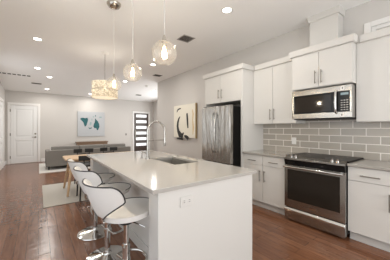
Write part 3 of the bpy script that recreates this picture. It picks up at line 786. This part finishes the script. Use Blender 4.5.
# ------------------------------------------------------------------ pendants
def pendant(x, y, label):
    t = thing('pendant_light', label, 'lamp', (x, y, ZK), 'glass globe pendants over the island')
    zc, R = 1.935, .100
    MB().lathe([(.0, -.062), (.04, -.060), (.075, -.044), (.092, -.014), (.093, 0)], (x, y, ZK-.001), n=32).build('canopy', 'palenickel', t)
    MB().cyl((x, y, zc+.14), (x, y, ZK-.045), .0032, n=8).build('cord', 'cord', t)
    MB().lathe([(.006, .145), (.012, .135), (.016, .125), (.018, .098), (.026, .095), (.026, .088), (.016, .086), (.016, .06)], (x, y, zc), n=24).build('socket', 'palenickel', t)
    prof = []
    for k in range(25):
        a = math.radians(16+(164-16)*k/24); prof.append((R*math.sin(a), R*math.cos(a)*.97))
    MB().lathe(prof, (x, y, zc), n=40, cap=False).build('globe', 'globe', t)
    bl = MB().lathe([(.012, .062), (.020, .035), (.029, .0), (.030, -.02), (.022, -.042), (.004, -.05)], (x, y, zc), n=20, cap=False).build('bulb', 'bulbglass', t)
    f = MB()
    for k in range(5):
        a = 2*PI*k/5; f.tube([(x+.006*math.cos(a), y+.006*math.sin(a), zc+.05), (x+.013*math.cos(a), y+.013*math.sin(a), zc+.0), (x+.011*math.cos(a), y+.011*math.sin(a), zc-.034)], .0028, n=6)
    f.build('filament', 'filament', bl)
    lamp('pendant_lamp', t, (0, 0, zc-ZK-.005), PEND_POWER, size=.028)
    return t
pendant(.81, 1.49, 'largest looking clear glass globe pendant, nearest of three over the island')
pendant(.82, 2.22, 'clear glass globe pendant in the middle of the row over the island')
pendant(.83, 2.96, 'clear glass globe pendant farthest in the row, overlapping the drum lamp')
dx, dy = 1.21, 5.02
dl = thing('drum_pendant', 'shell-chip drum pendant lamp hanging over the dining table', 'lamp', (dx, dy, ZK))
MB().lathe([(.0, -.035), (.05, -.033), (.075, -.015), (.08, 0)], (dx, dy, ZK-.001), n=32).build('canopy', 'white', dl)
MB().cyl((dx, dy, 2.365), (dx, dy, ZK-.03), .004, n=8).build('cord', 'nickel', dl)
MB().lathe([(.265, 2.37), (.27, 2.365), (.27, 2.20), (.262, 2.20), (.262, 2.37)], (dx, dy, 0), n=48, cap=False).build('shade', 'shell', dl)
MB().lathe([(.275, 2.185), (.275, 2.02), (.268, 2.02), (.268, 2.185)], (dx, dy, 0), n=48, cap=False).build('lower_shade', 'shell', dl)
MB().lathe([(.266, 2.03), (.266, 2.026), (0.001, 2.026), (.001, 2.03)], (dx, dy, 0), n=48, cap=False).build('diffuser', 'linen', dl)
fr = MB(); fr.lathe([(.266, 2.19), (.274, 2.19), (.274, 2.198), (.266, 2.198)], (dx, dy, 0), n=48, cap=False)
for k in range(3):
    a = 2*PI*k/3; fr.cyl((dx, dy, 2.365), (dx+.264*math.cos(a), dy+.264*math.sin(a), 2.365), .003, n=6); fr.cyl((dx+.268*math.cos(a), dy+.268*math.sin(a), 2.05), (dx+.266*math.cos(a), dy+.266*math.sin(a), 2.365), .003, n=6)
fr.build('wire_frame', 'nickel', dl)
MB().lathe([(.004, .05), (.025, .03), (.032, 0), (.022, -.03), (.004, -.04)], (dx, dy, 2.25), n=18).build('bulb', 'bulb', dl)
lamp('drum_lamp', dl, (0, 0, 2.25-ZK), DRUM_POWER*.8, size=.05)

# ------------------------------------------------------------------ ceiling fittings
def recessed(u, v, label):
    p = on_ceil(u, v)
    t = thing('recessed_light', label, 'ceiling light', (p.x, p.y, p.z), 'recessed ceiling lights')
    MB().lathe([(.062, -.006), (.083, -.006), (.085, -.001), (.062, -.001)], (p.x, p.y, p.z), n=32, cap=False).build('trim_ring', 'white', t)
    MB().lathe([(.061, -.004), (.061, -.001)], (p.x, p.y, p.z), n=32).build('diffuser', 'led', t)
    lamp('downlight_lamp', t, (0, 0, -.02), DOWN_POWER if p.y < 6 else DOWN_POWER*.85, 'AREA', .12)
    if p.y > YB: t.rotation_euler = (SLOPE, 0, 0)
    return t
for u, v, lab in ((37.5, 39, 'large-looking recessed ceiling light at upper left, nearest on the left side'),
                  (37.5, 68, 'recessed ceiling light above the long slot diffuser, second on the left side'),
                  (49.5, 77, 'recessed ceiling light third from the camera on the left side'),
                  (47, 89, 'recessed ceiling light above the white panel door, closest to the far wall'),
                  (227, 10, 'round recessed ceiling light nearest the kitchen cabinets, at top centre'),
                  (153, 64.5, 'recessed ceiling light partly behind the largest globe pendant'),
                  (125, 81.3, 'recessed ceiling light between the middle and farthest globe pendants'),
                  (153.7, 91, 'small recessed ceiling light in the hall beside the wall corner'),
                  (90.6, 94.0, 'recessed ceiling light just left of the drum lamp'),
                  (96.5, 98.4, 'recessed ceiling light just below the drum lamp, over the sofa')):
    recessed(u, v, lab)
def vent(u, v, sx, sy, label, cat='vent', name='ceiling_vent', nsl=5):
    p = on_ceil(u, v); x, y, z = p
    t = thing(name, label, cat, (x, y, z), 'ceiling vents')
    f = MB(); e = .02
    f.box(x-sx/2, x+sx/2, y-sy/2, y-sy/2+e, z-.008, z-.001); f.box(x-sx/2, x+sx/2, y+sy/2-e, y+sy/2, z-.008, z-.001)
    f.box(x-sx/2, x-sx/2+e, y-sy/2+e, y+sy/2-e, z-.008, z-.001); f.box(x+sx/2-e, x+sx/2, y-sy/2+e, y+sy/2-e, z-.008, z-.001)
    f.build('frame', 'grille' if nsl < 9 else 'ceiling', t, bevel=.002)
    B(x-sx/2+e, x+sx/2-e, y-sy/2+e, y+sy/2-e, z-.003, z-.001).build('backing', 'backer', t)
    s = MB()
    for k in range(nsl):
        yy = y-sy/2+e+(k+.5)*(sy-2*e)/nsl; s.add([(x-sx/2+e, yy-.008, z-.007), (x+sx/2-e, yy-.008, z-.007), (x+sx/2-e, yy+.006, z-.0035), (x-sx/2+e, yy+.006, z-.0035)], [(0, 1, 2, 3)])
    s.build('slat', 'grille', t)
    if y > YB: t.rotation_euler = (SLOPE, 0, 0)
    return t
vent(186, 38.6, .26, .26, 'square grey ceiling vent right of the largest globe pendant', nsl=6)
vent(157.5, 75.4, .26, .22, 'dark ceiling vent near the outside corner of the kitchen wall')
vent(138.5, 95, .26, .16, 'small dark ceiling vent in the entry hall, over the dark door')
vent(36.5, 83.4, .28, .14, 'small dark ceiling vent right of the long slot diffuser')
vent(106, 99, .30, .14, 'dark ceiling vent right of the drum lamp underside')
# long slot diffuser
a, b = on_ceil(-6, 71.5), on_ceil(31, 76.4)
yy = (a.y+b.y)/2; z = ceil_z(yy); x1 = b.x; x0 = x1-1.35
sd2 = thing('slot_diffuser', 'long narrow slot air diffuser in the ceiling at far left', 'vent', ((x0+x1)/2, yy, z))
if x0 < XL+.02: x0 = XL+.02
f = MB(); f.box(x0, x1, yy-.075, yy-.06, z-.008, z-.001); f.box(x0, x1, yy+.06, yy+.075, z-.008, z-.001)
n = 7; L_ = (x1-x0)/n
for k in range(n+1): f.box(max(x0, x0+k*L_-.014), min(x1, x0+k*L_+.014), yy-.06, yy+.06, z-.008, z-.001)
f.build('frame', 'ceiling', sd2)
B(x0, x1, yy-.06, yy+.06, z-.003, z-.0012).build('backing', 'backer', sd2)
if yy > YB: sd2.rotation_euler = (SLOPE, 0, 0)
p = on_ceil(147, 86)
so = thing('smoke_detector', 'small round smoke detector on the ceiling before the entry hall', 'smoke detector', p)
MB().lathe([(.055, -.03), (.065, -.024), (.068, -.001)], p, n=28).build('housing', 'white', so)
MB().lathe([(.02, -.034), (.022, -.030)], p, n=16).build('sensor_cap', 'grille', so)
if p.y > YB: so.rotation_euler = (SLOPE, 0, 0)
# switch plate on the far wall and an outlet on the tile
p = on_y(126, 134.3, YF)
sp = tag(B(p.x-.04, p.x+.04, YF-.008, YF-.0005, p.z-.06, p.z+.06).build('light_switch', 'grille', bevel=.002), 'dark grey switch plate on the far wall left of the entry door', 'switch')
B(p.x-.016, p.x+.016, YF-.012, YF-.008, p.z-.033, p.z+.033).build('rocker', 'slot', sp, bevel=.002)
p = on_x(294.1, 140.8, XK-.012)
ot = tag(B(XK-.018, XK-.0125, p.y-.039, p.y+.039, p.z-.058, p.z+.058).build('wall_outlet', 'white', bevel=.002), 'white outlet plate on the grey tile left of the range', 'outlet')
for dz in (-.02, .02): B(XK-.020, XK-.018, p.y-.015, p.y+.015, p.z+dz-.013, p.z+dz+.013).build('socket', 'white', ot, bevel=.002)
